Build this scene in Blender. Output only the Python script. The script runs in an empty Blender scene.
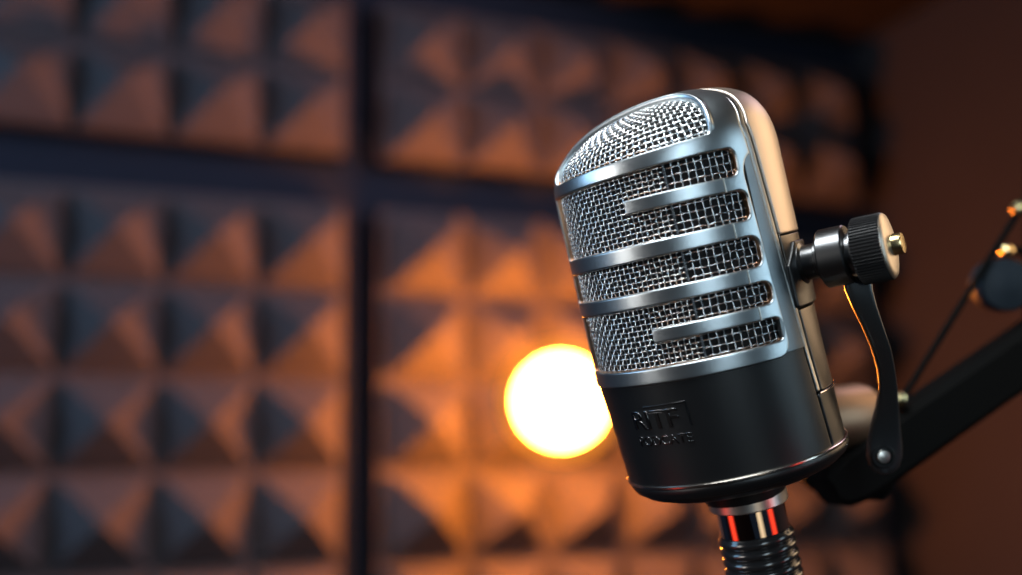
import bpy, bmesh, math, random
import numpy as np
from mathutils import Vector, Matrix

random.seed(7)
scene = bpy.context.scene
COL = scene.collection
rad = math.radians

# ------------------------------------------------------------------ camera
F = 1053.0                       # focal length in pixels of a 1022 px wide frame
CELL = 0.12                      # one foam pyramid
yaw, pitch, roll = -0.3754, 0.1846, 0.0175
T = np.array([-5.6881, 1.7495, 10.9735]) * CELL
GAP_S, GAP_T = 0.4272 * CELL, 0.6135 * CELL


def rot(y, p, r):
    cy, sy, cp, sp, cr, sr = math.cos(y), math.sin(y), math.cos(p), math.sin(p), math.cos(r), math.sin(r)
    Ry = np.array([[cy, 0, sy], [0, 1, 0], [-sy, 0, cy]])
    Rx = np.array([[1, 0, 0], [0, cp, -sp], [0, sp, cp]])
    Rz = np.array([[cr, -sr, 0], [sr, cr, 0], [0, 0, 1]])
    return Rz @ Rx @ Ry


R3 = rot(yaw, pitch, roll)
cam_wall = -R3.T @ T             # camera seen from the wall: along, up, into the wall
ZOFF = 1.25 - cam_wall[1]        # eye height 1.25 m


def w3(v, point=True):           # wall axes (along, up, in) -> world (x, y, z)
    return Vector((v[0], v[2], v[1] + (ZOFF if point else 0.0)))


CAM = w3(cam_wall)
CX, CY, CZ = (w3(R3[i], False) for i in range(3))   # right, up, forward


def cw(x, y, z):                 # camera metres (right, up, forward) -> world
    return CAM + CX * x + CY * y + CZ * z


def at(px, py, depth):           # a point seen at a pixel, at a known distance
    return cw((px - 511) / F * depth, -(py - 287.5) / F * depth, depth)


cd = bpy.data.cameras.new('camera')
cam = bpy.data.objects.new('camera', cd)
COL.objects.link(cam)
cam.matrix_world = Matrix(((CX.x, CY.x, -CZ.x, CAM.x), (CX.y, CY.y, -CZ.y, CAM.y), (CX.z, CY.z, -CZ.z, CAM.z), (0, 0, 0, 1)))
cd.sensor_width = 36.0
cd.lens = F / 1022 * 36.0
cd.clip_start = 0.01
cd.dof.use_dof = True
cd.dof.focus_distance = 0.374
cd.dof.aperture_fstop = 2.85
scene.camera = cam

# ------------------------------------------------------------------ materials


def mat(name, color, metallic=0.0, rough=0.5, noise=0.0, nscale=300.0, bump=0.0, bscale=900.0, coat=0.0, spec=0.5, aniso=None):
    m = bpy.data.materials.new(name)
    m.use_nodes = True
    nt = m.node_tree
    b = nt.nodes['Principled BSDF']
    b.inputs['Base Color'].default_value = (*color, 1)
    b.inputs['Metallic'].default_value = metallic
    b.inputs['Roughness'].default_value = rough
    b.inputs['Specular IOR Level'].default_value = spec
    b.inputs['Coat Weight'].default_value = coat
    tc = nt.nodes.new('ShaderNodeTexCoord')
    if noise:
        n = nt.nodes.new('ShaderNodeTexNoise')
        n.inputs['Scale'].default_value = nscale
        n.inputs['Detail'].default_value = 3
        nt.links.new(tc.outputs['Object'], n.inputs['Vector'])
        r = nt.nodes.new('ShaderNodeMapRange')
        r.inputs['To Min'].default_value = max(0.02, rough - noise)
        r.inputs['To Max'].default_value = rough + noise
        nt.links.new(n.outputs['Fac'], r.inputs['Value'])
        nt.links.new(r.outputs['Result'], b.inputs['Roughness'])
        mx = nt.nodes.new('ShaderNodeMix')
        mx.data_type = 'RGBA'
        mx.inputs[6].default_value = (*[c * 0.88 for c in color], 1)
        mx.inputs[7].default_value = (*[min(1, c * 1.12) for c in color], 1)
        nt.links.new(n.outputs['Fac'], mx.inputs[0])
        nt.links.new(mx.outputs[2], b.inputs['Base Color'])
    if bump:
        n2 = nt.nodes.new('ShaderNodeTexNoise')
        n2.inputs['Scale'].default_value = bscale
        n2.inputs['Detail'].default_value = 2
        nt.links.new(tc.outputs['Object'], n2.inputs['Vector'])
        bp = nt.nodes.new('ShaderNodeBump')
        bp.inputs['Strength'].default_value = bump
        bp.inputs['Distance'].default_value = 0.0002
        nt.links.new(n2.outputs['Fac'], bp.inputs['Height'])
        nt.links.new(bp.outputs['Normal'], b.inputs['Normal'])
    return m


M = {
    'frame': mat('satin steel frame', (0.46, 0.51, 0.54), 1.0, 0.30, 0.05, 900, 0.10, 2600),
    'rail': mat('gunmetal rail', (0.17, 0.19, 0.205), 1.0, 0.34, 0.05, 900, 0.10, 2600),
    'band': mat('bright trim band', (0.42, 0.43, 0.43), 1.0, 0.28),
    'back': mat('champagne shell', (0.54, 0.46, 0.39), 1.0, 0.40, 0.05, 900, 0.10, 2600),
    'panel': mat('dark side panel', (0.16, 0.145, 0.13), 1.0, 0.38, 0.05, 900, 0.1, 2600),
    'black': mat('satin black housing', (0.007, 0.0075, 0.0085), 0.0, 0.34, 0.04, 700, 0.12, 2400, 0.0, 0.55),
    'lip': mat('polished lip', (0.80, 0.74, 0.66), 1.0, 0.18),
    'emblem': mat('embossed lettering', (0.28, 0.28, 0.29), 1.0, 0.2),
    'lamp_tint': mat('inner edge with painted lamp reflection', (0.62, 0.34, 0.20), 1.0, 0.32),  # the lamp's orange reflection put into the slot wall colour
    'wire': mat('grille wire', (0.74, 0.75, 0.75), 1.0, 0.27),
    'wire_dark': mat('coarse grille wire', (0.60, 0.63, 0.66), 1.0, 0.27),
    'foam': mat('grille liner', (0.004, 0.004, 0.005), 0.0, 0.9, 0.05, 500, 0.0),
    'steel': mat('satin collar', (0.82, 0.78, 0.72), 1.0, 0.33),
    'chrome': mat('chrome sleeve', (0.90, 0.88, 0.85), 1.0, 0.04),
    'rubber': mat('ribbed rubber', (0.02, 0.02, 0.021), 0.0, 0.22, 0.03, 400, coat=0.6),
    'dark_metal': mat('dark mount metal', (0.17, 0.175, 0.18), 1.0, 0.30, 0.05, 600),
    'knob': mat('black knob', (0.010, 0.010, 0.011), 0.0, 0.45, 0.04, 500, spec=0.25),
    'knob_face': mat('knob face', (0.50, 0.44, 0.37), 1.0, 0.40),
    'brass': mat('brass', (0.86, 0.66, 0.34), 1.0, 0.24),
    'lever': mat('lever metal', (0.17, 0.18, 0.19), 0.9, 0.34, 0.04, 500),
    'tknob': mat('dark blue knob', (0.012, 0.018, 0.026), 0.0, 0.5, 0.04, 300, spec=0.3),
    'arm': mat('black boom', (0.004, 0.004, 0.004), 0.0, 0.7, 0.05, 200, spec=0.04),
    'barrel': mat('barrel', (0.36, 0.23, 0.15), 0.9, 0.45),
    'pyramid': mat('navy foam', (0.115, 0.098, 0.105), 0.0, 0.95, 0.03, 60, 0.6, 240, spec=0.15),
    'backing': mat('dark foam base', (0.010, 0.012, 0.018), 0.0, 0.95, 0.03, 60, spec=0.1),
    'wall': mat('navy wall', (0.022, 0.028, 0.046), 0.0, 0.9, 0.05, 14, spec=0.2),
    'side': mat('brown side wall', (0.046, 0.036, 0.036), 0.0, 0.85, 0.05, 9, 0.2, 60, spec=0.2),
    'ceil': mat('brown ceiling', (0.030, 0.020, 0.016), 0.0, 0.9, 0.05, 9, spec=0.2),
    'floor': mat('dark floor', (0.05, 0.04, 0.035), 0.0, 0.7, 0.05, 9),
    'socket': mat('lamp base', (0.03, 0.025, 0.02), 0.6, 0.4),
}
lampm = bpy.data.materials.new('glowing globe')
lampm.use_nodes = True
_b = lampm.node_tree.nodes['Principled BSDF']
_b.inputs['Base Color'].default_value = (1, 0.75, 0.4, 1)
_b.inputs['Emission Color'].default_value = (1.0, 0.285, 0.032, 1)
_b.inputs['Emission Strength'].default_value = 190.0

halom = bpy.data.materials.new('halo glow')  # see-through emissive material for the halo round the bulb
halom.use_nodes = True
_n = halom.node_tree
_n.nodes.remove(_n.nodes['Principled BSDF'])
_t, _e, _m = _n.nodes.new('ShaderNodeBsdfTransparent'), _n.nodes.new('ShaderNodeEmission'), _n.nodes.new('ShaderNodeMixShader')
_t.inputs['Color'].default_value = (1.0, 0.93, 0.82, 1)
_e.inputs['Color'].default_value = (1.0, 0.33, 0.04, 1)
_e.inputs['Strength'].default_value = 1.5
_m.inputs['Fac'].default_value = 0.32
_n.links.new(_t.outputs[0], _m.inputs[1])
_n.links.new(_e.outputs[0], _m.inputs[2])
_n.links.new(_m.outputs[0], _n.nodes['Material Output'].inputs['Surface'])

# ------------------------------------------------------------------ object helpers


def smooth(me):
    me.polygons.foreach_set('use_smooth', [True] * len(me.polygons))


def sharp_by_angle(me, ang=35):
    bm = bmesh.new()
    bm.from_mesh(me)
    lim = rad(ang)
    for e in bm.edges:
        if len(e.link_faces) == 2 and e.calc_face_angle(0) > lim:
            e.smooth = False
    bm.to_mesh(me)
    bm.free()


def obj(name, verts, faces, m, parent=None, smooth_on=True, sharp=35):
    me = bpy.data.meshes.new(name)
    me.from_pydata([tuple(v) for v in verts], [], faces)
    me.validate()
    bm = bmesh.new()
    bm.from_mesh(me)
    bmesh.ops.recalc_face_normals(bm, faces=bm.faces)
    bm.to_mesh(me)
    bm.free()
    if smooth_on:
        smooth(me)
        if sharp:
            sharp_by_angle(me, sharp)
    me.materials.append(m)
    o = bpy.data.objects.new(name, me)
    COL.objects.link(o)
    if parent is not None:
        o.parent = parent
    return o


def thing(name, label, cat, mtx=None, group=None):
    o = bpy.data.objects.new(name, None)
    o.empty_display_size = 0.02
    COL.objects.link(o)
    if mtx is not None:
        o.matrix_world = mtx
    tag(o, label, cat, group)
    return o


def tag(o, label, cat, group=None):
    o['label'] = label
    o['category'] = cat
    if group:
        o['group'] = group


def structure(o):
    o['kind'] = 'structure'
    return o


class MB:
    def __init__(s):
        s.v, s.f = [], []

    def add(s, v, f):
        k = len(s.v)
        s.v += [tuple(p) for p in v]
        s.f += [[i + k for i in q] for q in f]

    def lathe(s, prof, axis_o, axis_d, n=64, ref=None, close=True):
        """profile of (radius, distance along the axis)"""
        d = Vector(axis_d).normalized()
        a = d.orthogonal().normalized() if ref is None else (Vector(ref) - d * Vector(ref).dot(d)).normalized()
        b = d.cross(a)
        o = Vector(axis_o)
        vs, fs = [], []
        for r, t in prof:
            for k in range(n):
                w = 2 * math.pi * k / n
                vs.append(o + d * t + (a * math.cos(w) + b * math.sin(w)) * r)
        for i in range(len(prof) - 1):
            for k in range(n):
                k2 = (k + 1) % n
                fs.append([i * n + k, i * n + k2, (i + 1) * n + k2, (i + 1) * n + k])
        if close:
            fs.append(list(range(n))[::-1])
            fs.append([(len(prof) - 1) * n + k for k in range(n)])
        s.add(vs, fs)

    def tube(s, pts, r, n=6, closed=False):
        P = [Vector(p) for p in pts]
        m = len(P)
        vs, fs = [], []
        prev = None
        for i in range(m):
            t = (P[min(i + 1, m - 1)] - P[max(i - 1, 0)]).normalized()
            if prev is None:
                a = t.orthogonal().normalized()
            else:
                a = (prev - t * prev.dot(t)).normalized()
            prev = a
            b = t.cross(a)
            rr = r[i] if isinstance(r, (list, tuple)) else r
            for k in range(n):
                w = 2 * math.pi * k / n
                vs.append(P[i] + (a * math.cos(w) + b * math.sin(w)) * rr)
        for i in range(m - 1):
            for k in range(n):
                k2 = (k + 1) % n
                fs.append([i * n + k, i * n + k2, (i + 1) * n + k2, (i + 1) * n + k])
        fs.append(list(range(n))[::-1])
        fs.append([(m - 1) * n + k for k in range(n)])
        s.add(vs, fs)

    def loft(s, rings):
        n = len(rings[0])
        vs = [p for r in rings for p in r]
        fs = []
        for i in range(len(rings) - 1):
            for k in range(n):
                k2 = (k + 1) % n
                fs.append([i * n + k, i * n + k2, (i + 1) * n + k2, (i + 1) * n + k])
        fs.append(list(range(n))[::-1])
        fs.append([(len(rings) - 1) * n + k for k in range(n)])
        s.add(vs, fs)

    def box(s, o, ax, ay, az, hx, hy, hz, ch=0.0):
        """chamfered box, half sizes, along three axes"""
        o, ax, ay, az = Vector(o), Vector(ax), Vector(ay), Vector(az)

        def ring(z, k):
            c = max(ch, 1e-6)
            X, Y = hx - k, hy - k
            return [o + ax * x + ay * y + az * z for x, y in
                    ((X - c, -Y), (X, -Y + c), (X, Y - c), (X - c, Y), (-X + c, Y), (-X, Y - c), (-X, -Y + c), (-X + c, -Y))]
        c = max(ch, 1e-6)
        s.loft([ring(-hz, c), ring(-hz + c, 0), ring(hz - c, 0), ring(hz, c)])

    def build(s, name, m, parent=None, smooth_on=True, sharp=35):
        return obj(name, s.v, s.f, m, parent, smooth_on, sharp)


# ------------------------------------------------------------------ microphone axes
D = 0.40
K = D / F                        # one model unit: a pixel at the microphone's distance
ex, ez, ey = Vector((0.9755, 0.2200, 0)), Vector((-0.2200, 0.9755, 0)), Vector((0, 0, 1))


def cdir(v):
    return (CX * v.x + CY * v.y + CZ * v.z).normalized()


WX, WY, WZ = cdir(ex), cdir(ey), cdir(ez)
MO = at(700, 300, D)
MIC = Matrix(((WX.x * K, WY.x * K, WZ.x * K, MO.x), (WX.y * K, WY.y * K, WZ.y * K, MO.y), (WX.z * K, WY.z * K, WZ.z * K, MO.z), (0, 0, 0, 1)))


def mic_pt(px, py, depth_units):
    """a pixel at a distance of depth_units behind the microphone axis, in microphone units"""
    return MIC.inverted() @ at(px, py, D + depth_units * K)


# ------------------------------------------------------------------ body surface: azimuth u (degrees, 0 = to the camera), z up
ZD, HD, ND = 128.0, 75.0, 2.5    # where the dome starts, its height and its roundness
R0 = 113.5


def base_center(z):
    return np.where(z > -60, -5.5, -5.5 + (-60 - z) / 105 * 6.1)


def base_radius(z):
    return np.where(z > -60, R0, R0 - (-60 - z) / 105 * 4.0)


def profile(off):
    """arc of (radius, z) from the bottom to the pole for an offset surface"""
    zs = np.arange(-170.0, ZD, 1.3)
    rs = base_radius(zs) + off
    th = np.linspace(0, 1, 110)
    a = R0 + off
    b = HD + off
    w = th * math.pi / 2
    dr = a * np.cos(w) ** (2 / ND)
    dz = ZD + b * np.sin(w) ** (2 / ND)
    r = np.concatenate([rs, dr])
    z = np.concatenate([zs, dz])
    s = np.concatenate([[0], np.cumsum(np.hypot(np.diff(r), np.diff(z)))])
    n = int(s[-1] / 1.3)
    ss = np.linspace(0, s[-1], n)
    return np.interp(ss, s, r), np.interp(ss, s, z)


TILT = 0.12


def place(u, r, z):
    ur = np.radians(u)
    x = base_center(z) + r * np.sin(ur)
    y = -r * np.cos(ur)
    z2 = z + np.where(z > ZD - 10, TILT * x * np.clip((z - ZD + 10) / 60.0, 0, 1), 0)
    k = np.clip((-100 - z) / 55.0, 0, 1)
    z2 = z2 + k * (0.025 * x - 3.5)
    return np.stack([x, y, z2], -1)


PHI = -32.0
FX, FY = math.sin(rad(PHI)), -math.cos(rad(PHI))


def smin(a, b, k):
    h = np.clip(0.5 + 0.5 * (b - a) / k, 0, 1)
    return b * (1 - h) + a * h - k * h * (1 - h)


def smax(a, b, k):
    return -smin(-a, -b, k)


def coords(u, r, z):
    ur = np.radians(u)
    d = r * np.sin(ur) * FX - r * np.cos(ur) * FY       # towards the front
    q = R0 * ur                                         # arc length round the front
    g = d - (35.5 + 0.078 * np.minimum(z, 140) - 0.50 * np.maximum(z - 150, 0))   # in front of the seam plane
    return d, q, g


def rbox(q, z, q0, q1, z0, z1, rr):
    cx_, cz_ = (q0 + q1) / 2, (z0 + z1) / 2
    dx = np.abs(q - cx_) - (q1 - q0) / 2 + rr
    dz = np.abs(z - cz_) - (z1 - z0) / 2 + rr
    return np.hypot(np.maximum(dx, 0), np.maximum(dz, 0)) + np.minimum(np.maximum(dx, dz), 0) - rr


def uq(deg):
    return R0 * math.radians(deg)


def f_dome(u, r, z):
    d, q, g = coords(u, r, z)
    x = r * np.sin(np.radians(u)) + base_center(z)
    return smax(148.5 - z, smax(x - 28.0, 23 - g, 24), 4)


def dome_lip(u, r, z):
    t = np.clip(f_dome(u, r, z) / 5.0, 0, 1)
    return 1.5 * np.sin(np.pi * t ** 0.8) * np.clip((z - 150) / 6, 0, 1)


def f_frame(u, r, z):
    d, q, g = coords(u, r, z)
    ue = 31.6 - 0.027 * (z + 37)
    qe = R0 * np.radians(ue - u)
    right = smax(qe, z - 126, 24)
    body = smin(np.minimum(g - 1, smin(right, z + 62, 16)), g - 1, 1)
    left_open = g - 13                                   # every opening ends short of the rear seam
    opens = []
    for z0, z1, e, bar in ((66.5, 132.5, 25.6, (94.2, 107.6, -31.8)), (23.2, 51.5, 27.6, None), (-47, 9, 29.3, (-25, -11.8, -32.3))):
        if bar is None:
            o = rbox(q, z, uq(-200), uq(e), z0, z1, 10)
        else:
            top = rbox(q, z, uq(-200), uq(e - 0.6), bar[1], z1, 9)
            bot = rbox(q, z, uq(-200), uq(e + 1.0), z0, bar[0], 9)
            mid = rbox(q, z, uq(-200), uq(bar[2]), z0, z1, 1)
            o = np.minimum(np.minimum(top, bot), mid)
        opens.append(np.maximum(o, -left_open))
    opens.append(f_dome(u, r, z))
    f = body
    for o in opens:
        f = np.minimum(f, o)
    return f


def f_rail(u, r, z):
    d, q, g = coords(u, r, z)
    return np.minimum(np.minimum(g - 1, z + 59.0), np.minimum(150 - z, R0 * np.radians(u - 29)))


def f_lower(u, r, z):
    d, q, g = coords(u, r, z)
    front = np.minimum(g - 0.6, -57.0 - z)
    rear = np.minimum(-g - 2.0, -105.0 - z)
    return np.minimum(np.maximum(front, rear), z + 158)


def f_band(u, r, z):
    d, q, g = coords(u, r, z)
    return np.minimum(np.minimum(-g - 1.6, g + 7.5), z + 103)


def f_back(u, r, z):
    d, q, g = coords(u, r, z)
    return np.minimum(-g - 9.5, z - 46.8)


def f_panel(z0, z1):
    def fn(u, r, z):
        d, q, g = coords(u, r, z)
        return np.minimum(np.minimum(-g - 9.5, z - z0), z1 - z)
    return fn


def shell(name, fn, off, thick, bev, m, parent, u0=-180.0, u1=180.0, zr=(-400, 400), du=0.66, lift=None, wall_m=None):
    """clip the body surface to fn > 0, round the border over and give it side walls"""
    pr, pz = profile(off)
    keep = [i for i in range(len(pz)) if zr[0] <= pz[i] <= zr[1]]
    pr, pz = pr[keep[0]:keep[-1] + 1], pz[keep[0]:keep[-1] + 1]
    us = np.linspace(u0, u1, int((u1 - u0) / du) + 1)
    U, RI = np.meshgrid(us, np.arange(len(pz)), indexing='ij')
    Rr, Zz = pr[RI], pz[RI]
    Fv = fn(U, Rr, Zz)
    nu, ns = U.shape
    data = np.stack([U.ravel(), Rr.ravel(), Zz.ravel(), Fv.ravel()], -1)
    verts = [tuple(t) for t in data]
    fl = [t[3] for t in verts]
    polys = []
    for i in range(nu - 1):
        for j in range(ns - 1):
            a = i * ns + j
            q = (a, a + ns, a + ns + 1, a + 1)
            if fl[q[0]] > 0 or fl[q[1]] > 0 or fl[q[2]] > 0 or fl[q[3]] > 0:
                polys.append(q)
    EPS = 1e-7
    levels = [0.0] + [bev * t for t in (0.12, 0.35, 0.7, 1.0)]
    for li, lv in enumerate(levels):
        cache, out = {}, []
        for p in polys:
            fs_ = [fl[i] - lv for i in p]
            lo, hi = min(fs_), max(fs_)
            if lo >= -EPS:
                out.append(p)
                continue
            if hi <= EPS:
                if li:
                    out.append(p)
                continue
            above, below = [], []
            n = len(p)
            for k in range(n):
                i0, i1 = p[k], p[(k + 1) % n]
                a, b = fs_[k], fs_[(k + 1) % n]
                if a >= -EPS:
                    above.append(i0)
                if a <= EPS:
                    below.append(i0)
                if (a > EPS and b < -EPS) or (a < -EPS and b > EPS):
                    key = (min(i0, i1), max(i0, i1))
                    if key not in cache:
                        w = a / (a - b)
                        va, vb = verts[i0], verts[i1]
                        verts.append((va[0] + (vb[0] - va[0]) * w, va[1] + (vb[1] - va[1]) * w, va[2] + (vb[2] - va[2]) * w, lv))
                        fl.append(lv)
                        cache[key] = len(verts) - 1
                    above.append(cache[key])
                    below.append(cache[key])
            if len(above) > 2:
                out.append(tuple(above))
            if li and len(below) > 2:
                out.append(tuple(below))
        polys = out
    used = sorted({i for p in polys for i in p})
    remap = {i: k for k, i in enumerate(used)}
    V = np.array([verts[i] for i in used])
    polys = [[remap[i] for i in p] for p in polys]
    P = place(V[:, 0], V[:, 1], V[:, 2])
    e = 0.05
    ur = np.radians(V[:, 0])
    # outward direction: radial below, tilting up over the dome
    nz = np.where(V[:, 2] > ZD, (np.clip((V[:, 2] - ZD) / (HD + off), 0, 1)) ** (ND - 1) / (HD + off), 0)
    nr = np.where(V[:, 2] > ZD, (np.clip(V[:, 1] / (R0 + off), 0, 1)) ** (ND - 1) / (R0 + off), 1.0)
    ln = np.hypot(nz, nr)
    N = np.stack([nr / ln * np.sin(ur), -nr / ln * np.cos(ur), nz / ln], -1)
    f = np.clip(V[:, 3], 0, bev)
    h = -(bev - np.sqrt(np.maximum(bev ** 2 - (bev - f) ** 2, 0)))
    if lift is not None:
        h = h + lift(V[:, 0], V[:, 1], V[:, 2])
    top = P + N * h[:, None]
    cnt = {}
    for p in polys:
        for k in range(len(p)):
            a, b = p[k], p[(k + 1) % len(p)]
            key = (min(a, b), max(a, b))
            cnt[key] = None if key in cnt else (a, b)
    ve = [tuple(t) for t in top]
    faces = [list(p) for p in polys]
    wl = {}

    def wv(i):
        if i not in wl:
            ve.append(tuple(top[i]))
            ve.append(tuple(P[i] - N[i] * thick))
            wl[i] = len(ve) - 2
        return wl[i]
    for ab in cnt.values():
        if ab is None:
            continue
        a, b = ab
        ka, kb = wv(a), wv(b)
        faces.append([kb, ka, ka + 1, kb + 1])
    me = bpy.data.meshes.new(name)
    me.from_pydata(ve, [], faces)
    smooth(me)
    me.materials.append(m)
    if wall_m is not None:
        me.materials.append(wall_m)
        mi = [0] * len(polys) + [int(ve[q[0]][2] < 146) for q in faces[len(polys):]]
        me.polygons.foreach_set('material_index', mi)
    o = bpy.data.objects.new(name, me)
    COL.objects.link(o)
    o.parent = parent
    return o


def lathe_mic(name, prof, m, parent, cx_=-5.5, n=128, sharp=35, shear=False):
    b = MB()
    b.lathe(prof, (cx_, 0, 0), (0, 0, 1), n)
    if shear:
        b.v = [(x, y, z + 0.025 * x - 3.5) for x, y, z in b.v]
    return b.build(name, m, parent, True, sharp)


mic = thing('microphone', 'tilted silver and black studio microphone with barred wire grille in the middle', 'microphone', MIC)

frame = shell('grille_frame', f_frame, 0.0, 8.0, 1.7, M['frame'], mic, -125, 100, (-70, 400), 0.66, dome_lip, M['lamp_tint'])
frame['label'] = 'satin steel grille guard with curved horizontal bars'
shell('side_rail', f_rail, -0.35, 6, 0.6, M['rail'], mic, 20, 70, (-70, 160))
low = shell('lower_housing', f_lower, -1.6, 6, 1.6, M['black'], mic, -180, 180, (-165, -50), 1.2)
low['label'] = 'satin black lower housing with embossed lettering'
shell('trim_band', f_band, -1.8, 6, 1.2, M['band'], mic, -180, 180, (-110, 400))
bk = shell('back_shell', f_back, -1.0, 6, 2.0, M['back'], mic, -180, 180, (40, 400))
bk['label'] = 'warm champagne metal rear shell'
shell('side_panel', f_panel(-23.4, 45.6), -1.6, 6, 1.2, M['panel'], mic, -180, 180, (-30, 50))
shell('side_panel', f_panel(-103.6, -24.8), -1.6, 6, 1.2, M['panel'], mic, -180, 180, (-110, -20))

# liner behind the wires
pr, pz = profile(-9.0)
lp = [(float(a), float(b)) for a, b in zip(pr[::4], pz[::4])]
b = MB()
rings = []
for a, z in lp[:-1] + [(0.5, lp[-1][1])]:
    us = np.linspace(-180, 180, 97)[:-1]
    rings.append([tuple(t) for t in place(us, np.full(96, a), np.full(96, z))])
b.loft(rings)
b.build('foam_liner', M['foam'], mic, True, 60)

# lip and underside
lathe_mic('base_lip', [(104, -153.2), (108.6, -153.4), (110.2, -154.6), (110.2, -156.0), (108.6, -157.4), (104, -157.6)], M['lip'], mic, 0.4, 128, 35, True)['label'] = 'thin polished rim line round the base'
base_prof = [(100, -156.5), (108.4, -157.2), (109.0, -159.5), (108.2, -163), (105.4, -167.5), (103.5, -168.2), (103.0, -169.0), (98, -173), (88, -176.8), (74, -180), (58, -183), (57, -184.0), (50, -185), (42, -186.5), (40, -197), (30, -197.5)]
lathe_mic('base_plate', base_prof, M['black'], mic, 1.5, 128, 35, True)

# woven wires


def wire_grille(name, ua, ub, z0, z1, pu, ps, wr, amp, off, m, close_dome=True, jit=0.0):
    pr, pz = profile(off)
    sel = [i for i in range(len(pz)) if pz[i] >= z0 and pz[i] <= z1]
    pr, pz = pr[sel], pz[sel]
    s = np.concatenate([[0], np.cumsum(np.hypot(np.diff(pr), np.diff(pz)))])
    nu = max(2, int(round(R0 * rad(ub - ua) / pu)))
    nsn = int(s[-1] / ps)
    us = np.linspace(ua, ub, nu + 1)
    svals = (np.arange(nsn) + 0.5) * ps
    mb = MB()

    def P(u, sv, lift):
        r = np.interp(sv, s, pr)
        z = np.interp(sv, s, pz)
        rr = r + lift * min(1.0, r / 60)
        return place(np.array(u), np.array(rr), np.array(z + lift * (0.7 if z > ZD + 40 else 0)))
    for i, u in enumerate(us):                       # upright wires
        pts = []
        for k in range(nsn * 2 - 1):
            sv = svals[0] + k * ps / 2
            lift = amp * (1 if ((k // 2 + i) % 2 == 0) else -1) if k % 2 == 0 else 0
            r = np.interp(sv, s, pr)
            if r < 26 and close_dome:
                break
            pts.append(P(u + random.uniform(-jit, jit), sv, lift))
        if len(pts) > 2:
            mb.tube(pts, wr, 5)
    for j, sv in enumerate(svals):                   # wires running round
        r = np.interp(sv, s, pr)
        if r < 26:
            break
        pts = []
        for i in range(nu * 2 + 1):
            u = ua + (ub - ua) * i / (nu * 2)
            lift = -amp * (1 if ((j + i // 2) % 2 == 0) else -1) if i % 2 == 0 else 0
            pts.append(P(u, sv + random.uniform(-jit, jit) * 1.5, lift))
        mb.tube(pts, wr, 5)
    return mb.build(name, m, mic, True, 0)


US = -10.3
wire_grille('wire_mesh', -118, US, -64, 145, 5.6, 4.9, 0.68, 0.85, -6.2, M['wire'], True, 0.25)
wire_grille('wire_mesh', US, 46, -64, 145, 7.6, 7.2, 0.66, 0.7, -6.2, M['wire_dark'], True, 0.3)['label'] = 'coarser square woven wire behind the slot ends'
wire_grille('dome_mesh', -125, 50, 142, 400, 6.6, 6.0, 0.95, 1.0, -5.6, M['wire'], True, 0.2)['label'] = 'bright woven wire dome under the top arch'
sb = MB()
sb.tube([place(np.array(US), np.array(R0 - 5.4), np.array(z)) for z in np.arange(-62, 146, 4.0)], 1.3, 6)
sb.build('mesh_seam', M['wire_dark'], mic)

# thin joints where the bars meet the right pillar
jb = MB()
for u_, za, zb in ((15.8, 94.6, 107.2), (15.7, 52.2, 66.0), (17.5, 9.6, 22.6), (19.0, -24.6, -12.2)):
    jb.tube([place(np.array(u_), np.array(R0 + 0.1), np.array(za + (zb - za) * i / 6)) for i in range(7)], 0.75, 8)
jb.build('bar_joint', M['steel'], frame)
pb = MB()
pb.tube([place(np.array(u_), np.array(R0 - 1.4), np.array(-104.2)) for u_ in np.linspace(44.5, 110, 24)], 0.8, 8)
pb.build('panel_trim', M['lip'], mic)
# lettering


def text_on(body, size, u_a, u_b, z_base, height, raise_, name, m, parent, spacing=1.0):
    c = bpy.data.curves.new(name, 'FONT')
    c.body = body
    c.size = 1.0
    c.extrude = 0.02
    c.bevel_depth = 0.012
    c.bevel_resolution = 1
    c.space_character = spacing
    c.resolution_u = 6
    t = bpy.data.objects.new(name, c)
    COL.objects.link(t)
    dg = bpy.context.evaluated_depsgraph_get()
    me = bpy.data.meshes.new_from_object(t.evaluated_get(dg))
    bpy.data.objects.remove(t)
    bm = bmesh.new()
    bm.from_mesh(me)
    xs = [v.co.x for v in bm.verts]
    ys = [v.co.y for v in bm.verts]
    x0, x1, y0, y1 = min(xs), max(xs), min(ys), max(ys)
    for v in bm.verts:
        u = u_a + (v.co.x - x0) / (x1 - x0) * (u_b - u_a)
        z = z_base + (v.co.y - y0) / (y1 - y0) * height
        up = (v.co.z / 0.032) * raise_
        r = float(base_radius(np.array(z))) - 1.6 + up
        p = place(np.array(u), np.array(r), np.array(z))
        v.co = Vector(tuple(p))
    bm.to_mesh(me)
    bm.free()
    me.materials.clear()
    me.materials.append(m)
    o = bpy.data.objects.new(name, me)
    COL.objects.link(o)
    o.parent = parent
    return o


text_on('RITF', 1, -57.0, -30.0, -103.0, 17.5, 1.0, 'raised_lettering', M['emblem'], low, 0.92)
text_on('PODCATE', 1, -57.0, -26.0, -117.5, 8.6, 0.9, 'raised_lettering', M['emblem'], low, 1.05)
bb = MB()
pts = [place(np.array(u), np.array(float(base_radius(np.array(z))) - 1.4), np.array(z)) for u, z in
       [(-47.5 + 22.6 * i / 12, -82.2 + 1.0 * i / 12) for i in range(13)] + [(-24.9, -81.2 - 22 * i / 8) for i in range(1, 9)]]
bb.tube(pts, 0.95, 6)
bb.build('emblem_border', M['emblem'], low)

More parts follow.
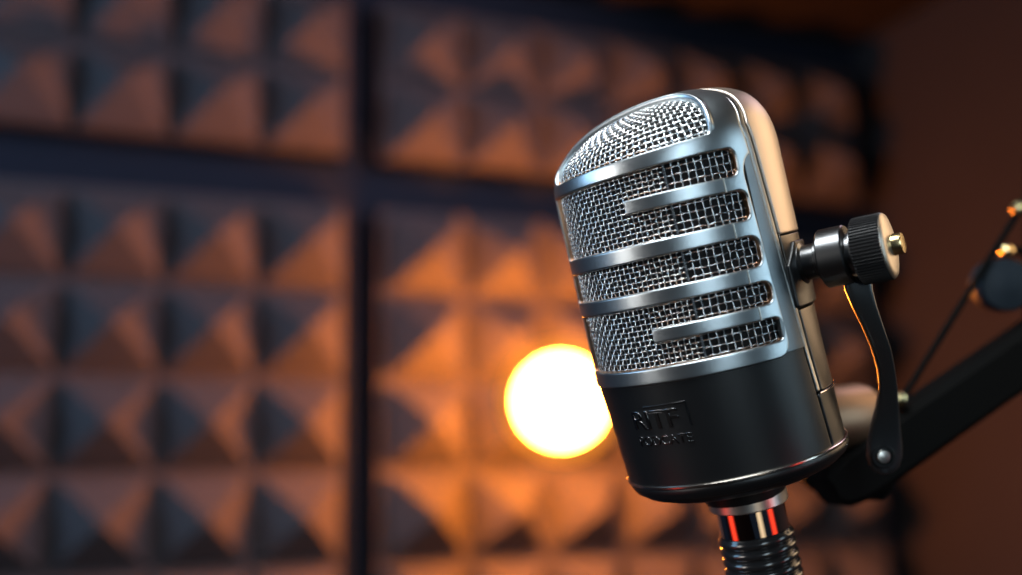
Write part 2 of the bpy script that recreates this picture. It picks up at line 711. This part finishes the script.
# ------------------------------------------------------------------ gooseneck under the microphone
goose = thing('gooseneck_stem', 'ribbed black stem with chrome sleeve screwed under the microphone', 'microphone stem', MIC)
g1 = lathe_mic('collar', [(30, -197.3), (38.2, -197.7), (39.4, -198.9), (39.4, -208.7), (38.4, -209.9), (30, -210.1)], M['steel'], goose, 2.8, 96)
g1['label'] = 'satin steel collar'
g2 = lathe_mic('chrome_sleeve', [(30, -209.7), (34.4, -209.9), (34.4, -236.1), (33, -237.0), (30, -237.5)], M['chrome'], goose, 2.8, 96)
g2['label'] = 'mirror chrome sleeve'
prof = [(28, -236.7), (35.5, -236.9)]
z = -236.9
first = True
while z > -500:
    for t in np.linspace(0, 1, 9)[1:]:
        prof.append((34.0 + 4.2 * math.sin(math.pi * t) ** 0.7, z - 10.4 * t))
    z -= 10.4
prof.append((20, z - 1))
lathe_mic('ribbed_hose', prof, M['rubber'], goose, 2.8, 96, 50)

# ------------------------------------------------------------------ swivel mount: pin, collar, thumb knob, lever
mount = thing('swivel_mount', 'dark swivel mount with knurled thumb knob on the right of the microphone', 'mount', MIC)
PA = rad(31.0)
ax = Vector((math.cos(PA), -math.sin(PA), 0.0))
ao = Vector((-5.5, 0, 15.5))
tang = Vector((math.sin(PA), math.cos(PA), 0))
zz = Vector((0, 0, 1))


def f_block(u, r, z):
    q = R0 * np.radians(u)
    f = rbox(q, z, uq(42.5), uq(76), -23, 38, 3)
    cut = (q - uq(42.5)) * 0.7 + (38 - z) * 0.7 - 15
    return np.minimum(-f, cut)


shell('mount_block', f_block, 1.6, 6, 2.0, M['black'], mount, 38, 80, (-30, 45))
b = MB()
b.lathe([(14, 112), (20, 113), (20, 115), (16.6, 117), (16.6, 128), (18.6, 129), (18.6, 136)], ao, ax, 64)
b.build('pivot_pin', M['dark_metal'], mount)
b = MB()
b.lathe([(20, 133), (26.4, 133.4), (27.6, 134.8), (27.6, 156.4), (26.4, 157.8), (20, 158), (19, 158.5), (19, 162), (23, 163), (23, 167)], ao, ax, 80)
b.build('swivel_collar', M['dark_metal'], mount)
# knurled knob
b = MB()
n = 60 * 4
rings = []
for r, t in ((24, 165), (29.5, 165.6), (31.2, 167), (31.2, 191.5), (29.8, 193)):
    ring = []
    for k in range(n):
        w = 2 * math.pi * k / n
        rr = r - (0.0 if r < 30 else (1.5 if k % 4 in (0, 3) else 0.0))
        ring.append(ao + ax * t + (tang * math.cos(w) + zz * math.sin(w)) * rr)
    rings.append(ring)
b.loft(rings)
knob = b.build('thumb_knob', M['knob'], mount, True, 30)
knob['label'] = 'black knurled thumb knob'
b = MB()
b.lathe([(30.0, 192.4), (30.3, 193.2), (29.0, 194.6), (24, 196.0), (12, 197.2), (9, 197.4)], ao, ax, 80)
b.build('knob_face', M['knob_face'], knob)
b = MB()
b.lathe([(10, 195), (10, 205), (9.2, 206.2), (4, 206.4)], ao, ax, 40)
bt = b.build('brass_tip', M['brass'], knob)
bt['label'] = 'brass screw tip'
# lever arm
LV = [(857, 276, 13.5, -74), (858.5, 290, 13.5, -73), (864, 306, 12.0, -68), (873, 328, 10.2, -58), (881, 349, 9.2, -44), (886, 370, 8.4, -28), (888, 388, 8.6, -14), (887, 406, 11.0, -2), (885, 425, 14.4, 8), (884, 444, 17.4, 14), (884, 456, 17.6, 16), (884, 466, 14.6, 17), (884, 472, 9.0, 18), (884, 474.5, 3, 18)]
b = MB()
rings = []
for x, y, hw, dp in LV:
    c = mic_pt(x, y, dp)
    r_ = mic_pt(x + hw, y, dp) - c
    nrm = Vector((0, 1, 0))
    th = 6.5 * min(1, hw / 9)
    ring = []
    for k in range(20):
        w = 2 * math.pi * k / 20
        cs, sn = math.cos(w), math.sin(w)
        ring.append(c + r_ * (math.copysign(abs(cs) ** 0.55, cs)) + nrm * (math.copysign(abs(sn) ** 0.55, sn)) * th)
    rings.append(ring)
b.loft(rings)
lever = b.build('lever_arm', M['lever'], mount, True, 50)
b = MB()
c = mic_pt(883, 456.5, 9)
b.lathe([(12, 2), (12, -1.5), (11, -2.2), (8.8, -2.2), (8.6, 0)], c, (0, 1, 0), 40)
b.build('screw_recess', M['knob'], lever)
b = MB()
b.lathe([(7, 2), (7.2, -1.6), (6, -3.4), (2, -4.2)], c, (0, 1, 0), 32)
b.build('pivot_screw', M['steel'], lever)['label'] = 'bright round screw head'

# ------------------------------------------------------------------ boom arm
boom = thing('boom_arm', 'heavy black boom arm running up to the right behind the microphone', 'boom arm', Matrix.Translation(at(880, 440, 0.46)))
BI = boom.matrix_world.inverted()


def bat(px, py, d):
    return BI @ at(px, py, d)


PXM = 0.46 / F
b = MB()
A0, A1 = bat(868, 462, 0.452), bat(1120, 287, 0.50)
dirn = (A1 - A0).normalized()
side = (CZ - dirn * CZ.dot(dirn)).normalized()
upv = side.cross(dirn).normalized()
if upv.dot(CY) < 0:
    upv = -upv
rings = []
L = (A1 - A0).length
for t, k in ((-0.024, 0.55), (-0.020, 0.8), (-0.012, 0.95), (0.0, 1.0), (L * .5, 1.0), (L, 1.0)):
    hh, hd = 27 * PXM * k, 0.009
    ch = 0.003
    c = A0 + dirn * t
    rings.append([c + upv * y + side * x for x, y in ((hd, -hh + ch), (hd, hh - ch), (hd - ch, hh), (-hd + ch, hh), (-hd, hh - ch), (-hd, -hh + ch), (-hd + ch, -hh), (hd - ch, -hh))])
b.loft(rings)
b.build('arm_tube', M['arm'], boom)
b = MB()
c0, c1 = bat(818, 422, 0.450), bat(866, 416, 0.462)
dd = (c1 - c0)
b.lathe([(0.008, -0.012), (0.0135, -0.011), (0.0145, -0.009), (0.0145, dd.length - .004), (0.0138, dd.length - .0015), (0.0120, dd.length), (0.006, dd.length + .0005)], c0, dd, 56)
b.build('joint_barrel', M['barrel'], boom)['label'] = 'warm lit joint barrel'
b = MB()
c = bat(838, 462, 0.468)
b.box(c, CX, CY, CZ, 0.017, 0.0115, 0.012, 0.004)
c = bat(862, 476, 0.462)
b.box(c, CX, CY, CZ, 0.010, 0.009, 0.012, 0.004)
b.build('clamp_block', M['arm'], boom)
b = MB()
p0 = bat(899, 399, 0.452)
b.lathe([(0.002, 0.006), (0.0030, 0.004), (0.0034, 0.0), (0.0026, -0.0022), (0.001, -0.003)], p0, CZ, 32)
b.build('hinge_screw', M['brass'], boom)['label'] = 'small warm screw head at the arm hinge'
b = MB()
b.tube([bat(904, 396, 0.470), bat(962, 303, 0.478), bat(1024, 203, 0.487), bat(1052, 160, 0.49)], 0.0016, 12)
b.build('tension_rod', M['arm'], boom)
# knuckle plate of the upper joint, mostly past the frame
b = MB()
c = bat(1060, 262, 0.500)
b.box(c, CX, CY, CZ, 0.0165, 0.052, 0.004, 0.002)
pl = b.build('knuckle_plate', M['arm'], boom)
b = MB()
c = bat(1003, 285, 0.486)
b.lathe([(0.008, 0.012), (0.0118, 0.010), (0.0124, 0.007), (0.0124, -0.003), (0.0112, -0.0048), (0.0070, -0.0052), (0.004, -0.0058)], c, CZ, 48)
b.box(bat(1030, 285, 0.497), CX, CY, CZ, 0.016, 0.007, 0.003, 0.001)
kb = b.build('tension_knob', M['tknob'], boom)
b = MB()
b.lathe([(0.0016, 0.006), (0.0028, 0.003), (0.0028, -0.001), (0.001, -0.0024)], bat(1007, 251, 0.482), CZ, 24)
b.lathe([(0.0016, 0.004), (0.0036, 0.003), (0.0036, -0.001), (0.001, -0.0024)], bat(1020, 208, 0.484), CZ, 24)
b.build('rod_screw', M['brass'], boom)
b = MB()
b.tube([bat(1007, 251, 0.486), bat(1040, 251, 0.497)], 0.0022, 10)
b.build('screw_bracket', M['arm'], boom)

# ------------------------------------------------------------------ room
S_END = 4 * CELL + GAP_S + 7 * CELL
BASE_T = 0.035


def wq(s, t, n):
    return w3((s, t, n))


def slab(name, s0, s1, t0, t1, n0, n1, m):
    vs = [wq(s, t, n) for s in (s0, s1) for t in (t0, t1) for n in (n0, n1)]
    fs = [[0, 1, 3, 2], [4, 6, 7, 5], [0, 4, 5, 1], [2, 3, 7, 6], [0, 2, 6, 4], [1, 5, 7, 3]]
    return structure(obj(name, vs, fs, m, None, False))


S_R = S_END + 0.055
T_C = 2.62 * CELL
FL = -ZOFF
slab('wall_back', -2.2, S_R + 0.1, FL, T_C + 0.1, BASE_T, BASE_T + 0.1, M['wall'])
slab('wall_right', S_R, S_R + 0.1, FL, T_C + 0.1, -3.0, BASE_T, M['side'])
slab('ceiling', -2.2, S_R, T_C, T_C + 0.1, -3.0, BASE_T, M['ceil'])
slab('floor', -2.2, S_R, FL - 0.1, FL, -3.0, BASE_T, M['floor'])


def foam_panel(s0, t0, ncol, nrow, label, group='pyramid foam panels on the navy wall'):
    """s0, t0: lower left corner of the pyramid field"""
    root = thing('acoustic_foam_panel', label, 'acoustic panel', Matrix.Translation(wq(s0, t0, BASE_T)), group)
    inv = root.matrix_world.inverted()

    def L(s, t, n):
        return inv @ wq(s, t, n)
    b = MB()
    e = 0.012
    w, h = ncol * CELL, nrow * CELL
    b.v += [L(s0 + s, t0 + t, n) for s in (-e * 0, w) for t in (0, h) for n in (0.001, BASE_T - 0.0006)]
    b.f += [[0, 1, 3, 2], [4, 6, 7, 5], [0, 4, 5, 1], [2, 3, 7, 6], [0, 2, 6, 4], [1, 5, 7, 3]]
    b.build('backing', M['backing'], root, False)
    b = MB()
    g = CELL * 0.10
    PL, top = 0.012, -0.066
    for i in range(ncol):
        for j in range(nrow):
            a0, a1 = s0 + i * CELL + g, s0 + (i + 1) * CELL - g * 0.3
            b0, b1 = t0 + j * CELL + g * 0.3, t0 + (j + 1) * CELL - g
            cs, ct = (a0 + a1) / 2, (b0 + b1) / 2
            q = 0.004
            ring0 = [L(a0, b0, 0), L(a1, b0, 0), L(a1, b1, 0), L(a0, b1, 0)]
            ring1 = [L(a0, b0, -PL), L(a1, b0, -PL), L(a1, b1, -PL), L(a0, b1, -PL)]
            ring2 = [L(cs - q, ct - q, top), L(cs + q, ct - q, top), L(cs + q, ct + q, top), L(cs - q, ct + q, top)]
            b.loft([ring0, ring1, ring2])
    # valleys between the pyramids
    k = len(b.v)
    b.v += [tuple(L(s0, t0, -0.001)), tuple(L(s0 + w, t0, -0.001)), tuple(L(s0 + w, t0 + h, -0.001)), tuple(L(s0, t0 + h, -0.001)),
            tuple(L(s0, t0, 0.004)), tuple(L(s0 + w, t0, 0.004)), tuple(L(s0 + w, t0 + h, 0.004)), tuple(L(s0, t0 + h, 0.004))]
    b.f += [[k, k + 1, k + 2, k + 3], [k + 7, k + 6, k + 5, k + 4], [k, k + 4, k + 5, k + 1], [k + 1, k + 5, k + 6, k + 2], [k + 2, k + 6, k + 7, k + 3], [k + 3, k + 7, k + 4, k]]
    b.build('foam_pyramids', M['pyramid'], root, False)
    return root


SR0 = 4 * CELL + GAP_S
foam_panel(-CELL, 0, 5, 2, 'dark pyramid foam panel high on the left, far from the lamp')
foam_panel(SR0, 0, 7, 2, 'pyramid foam panel high on the wall above the glowing lamp')
foam_panel(-CELL, -GAP_T - 6 * CELL, 5, 6, 'pyramid foam panel low on the left, beside the lit one')
foam_panel(SR0, -GAP_T - 6 * CELL, 7, 6, 'pyramid foam panel behind the glowing lamp, lit orange')

# ------------------------------------------------------------------ globe lamp on the wall
LAMP_N = -0.190                  # globe centre, in front of the wall plane
ray = R3.T @ np.array([(561 - 511) / F, -(401 - 287.5) / F, 1.0])
LD = float((LAMP_N - cam_wall[2]) / ray[2])
LP = at(561, 401, LD)
LR = 45.0 / F * LD
lamp = thing('globe_lamp', 'glowing warm globe lamp on the foam wall left of the microphone', 'lamp', Matrix.Translation(LP))
b = MB()
pr_ = [(LR * math.sin(math.pi * i / 32) + 1e-4, -LR * math.cos(math.pi * i / 32)) for i in range(33)]
b.lathe(pr_, (0, 0, 0), (0, 1, 0), 64)
b.build('light_bulb', lampm, lamp, True, 0)['label'] = 'white hot bulb'
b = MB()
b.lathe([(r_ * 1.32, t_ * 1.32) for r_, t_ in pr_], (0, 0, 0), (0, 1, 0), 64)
b.build('halo_shell', halom, lamp, True, 0)['label'] = 'thin glowing shell added as a halo round the bulb'  # glowing shell added to stand in for the lamp's halo
b = MB()
toY = wq(0, 0, BASE_T).y - LP.y
b.lathe([(LR * 0.30, LR * 0.93), (LR * 0.34, LR * 1.0), (LR * 0.34, LR * 1.1), (LR * 0.55, LR * 1.12), (LR * 0.55, LR * 1.4), (LR * 0.45, LR * 1.45), (LR * 0.45, toY - BASE_T - 0.002)], (0, 0, 0), (0, 1, 0), 40)
b.build('lamp_socket', M['socket'], lamp)

# ------------------------------------------------------------------ lights


def area(name, loc, target, sx, sy, power, color, spread=180):
    l = bpy.data.lights.new(name, 'AREA')
    l.shape = 'RECTANGLE'
    l.size, l.size_y = sx, sy
    l.energy = power
    l.color = color
    l.spread = rad(spread)
    o = bpy.data.objects.new(name, l)
    COL.objects.link(o)
    o.location = loc
    dv = (Vector(target) - Vector(loc)).normalized()
    o.rotation_euler = dv.to_track_quat('-Z', 'Y').to_euler()
    return o


area('key_softbox', cw(0.16, 0.22, -0.45), MO, 0.22, 0.55, 1.9, (0.72, 0.90, 1.0))
area('side_softbox', cw(0.95, 0.22, 0.02), MO, 0.25, 0.6, 0.5, (0.62, 0.86, 1.0), 100)
area('left_softbox', cw(-0.95, 0.05, 0.0), MO, 0.25, 0.5, 0.95, (1.0, 0.92, 0.85), 100)
chrome_pt = MO + WX * (2.8 * K) + WZ * (-223 * K)
for dx_, dy_ in ((-0.145, -0.018), (0.125, -0.085)):  # unseen red lights added only for the streaks on the chrome
    area('red_glint_helper', chrome_pt + WX * dx_ + WY * dy_ + WZ * -0.036, chrome_pt, 0.150, 0.05, 0.0008, (1.0, 0.05, 0.02), 26)
area('tan_glint_helper', chrome_pt + WX * 0.035 + WY * -0.15 + WZ * -0.036, chrome_pt, 0.05, 0.05, 0.00016, (1.0, 0.72, 0.42), 26)  # unseen light added for a tan streak on the sleeve
area('top_softbox', cw(-0.10, 0.50, 0.26), MO, 0.35, 0.25, 2.0, (0.93, 0.98, 1.0), 110)
area('warm_side_lamp', cw(0.62, 0.22, 0.62), MO, 0.34, 0.5, 0.75, (1.0, 0.70, 0.42), 120)
area('blue_fill', cw(-1.3, 0.42, 0.45), wq(0.75, -0.15, 0), 0.5, 0.9, 8.5, (0.36, 0.66, 1.0))
area('pink_wash', cw(0.52, 0.50, 0.98), wq(-0.05, -0.35, 0), 0.25, 0.25, 2.4, (0.92, 0.68, 0.80), 120)

w = bpy.data.worlds.new('world')
scene.world = w
w.use_nodes = True
w.node_tree.nodes['Background'].inputs['Color'].default_value = (0.20, 0.30, 0.50, 1)
w.node_tree.nodes['Background'].inputs['Strength'].default_value = 0.03

scene.view_settings.view_transform = 'Standard'
scene.view_settings.look = 'None'
scene.view_settings.exposure = 0.0
scene.cycles.use_denoising = True
scene.cycles.max_bounces = 8
scene.cycles.sample_clamp_indirect = 6.0
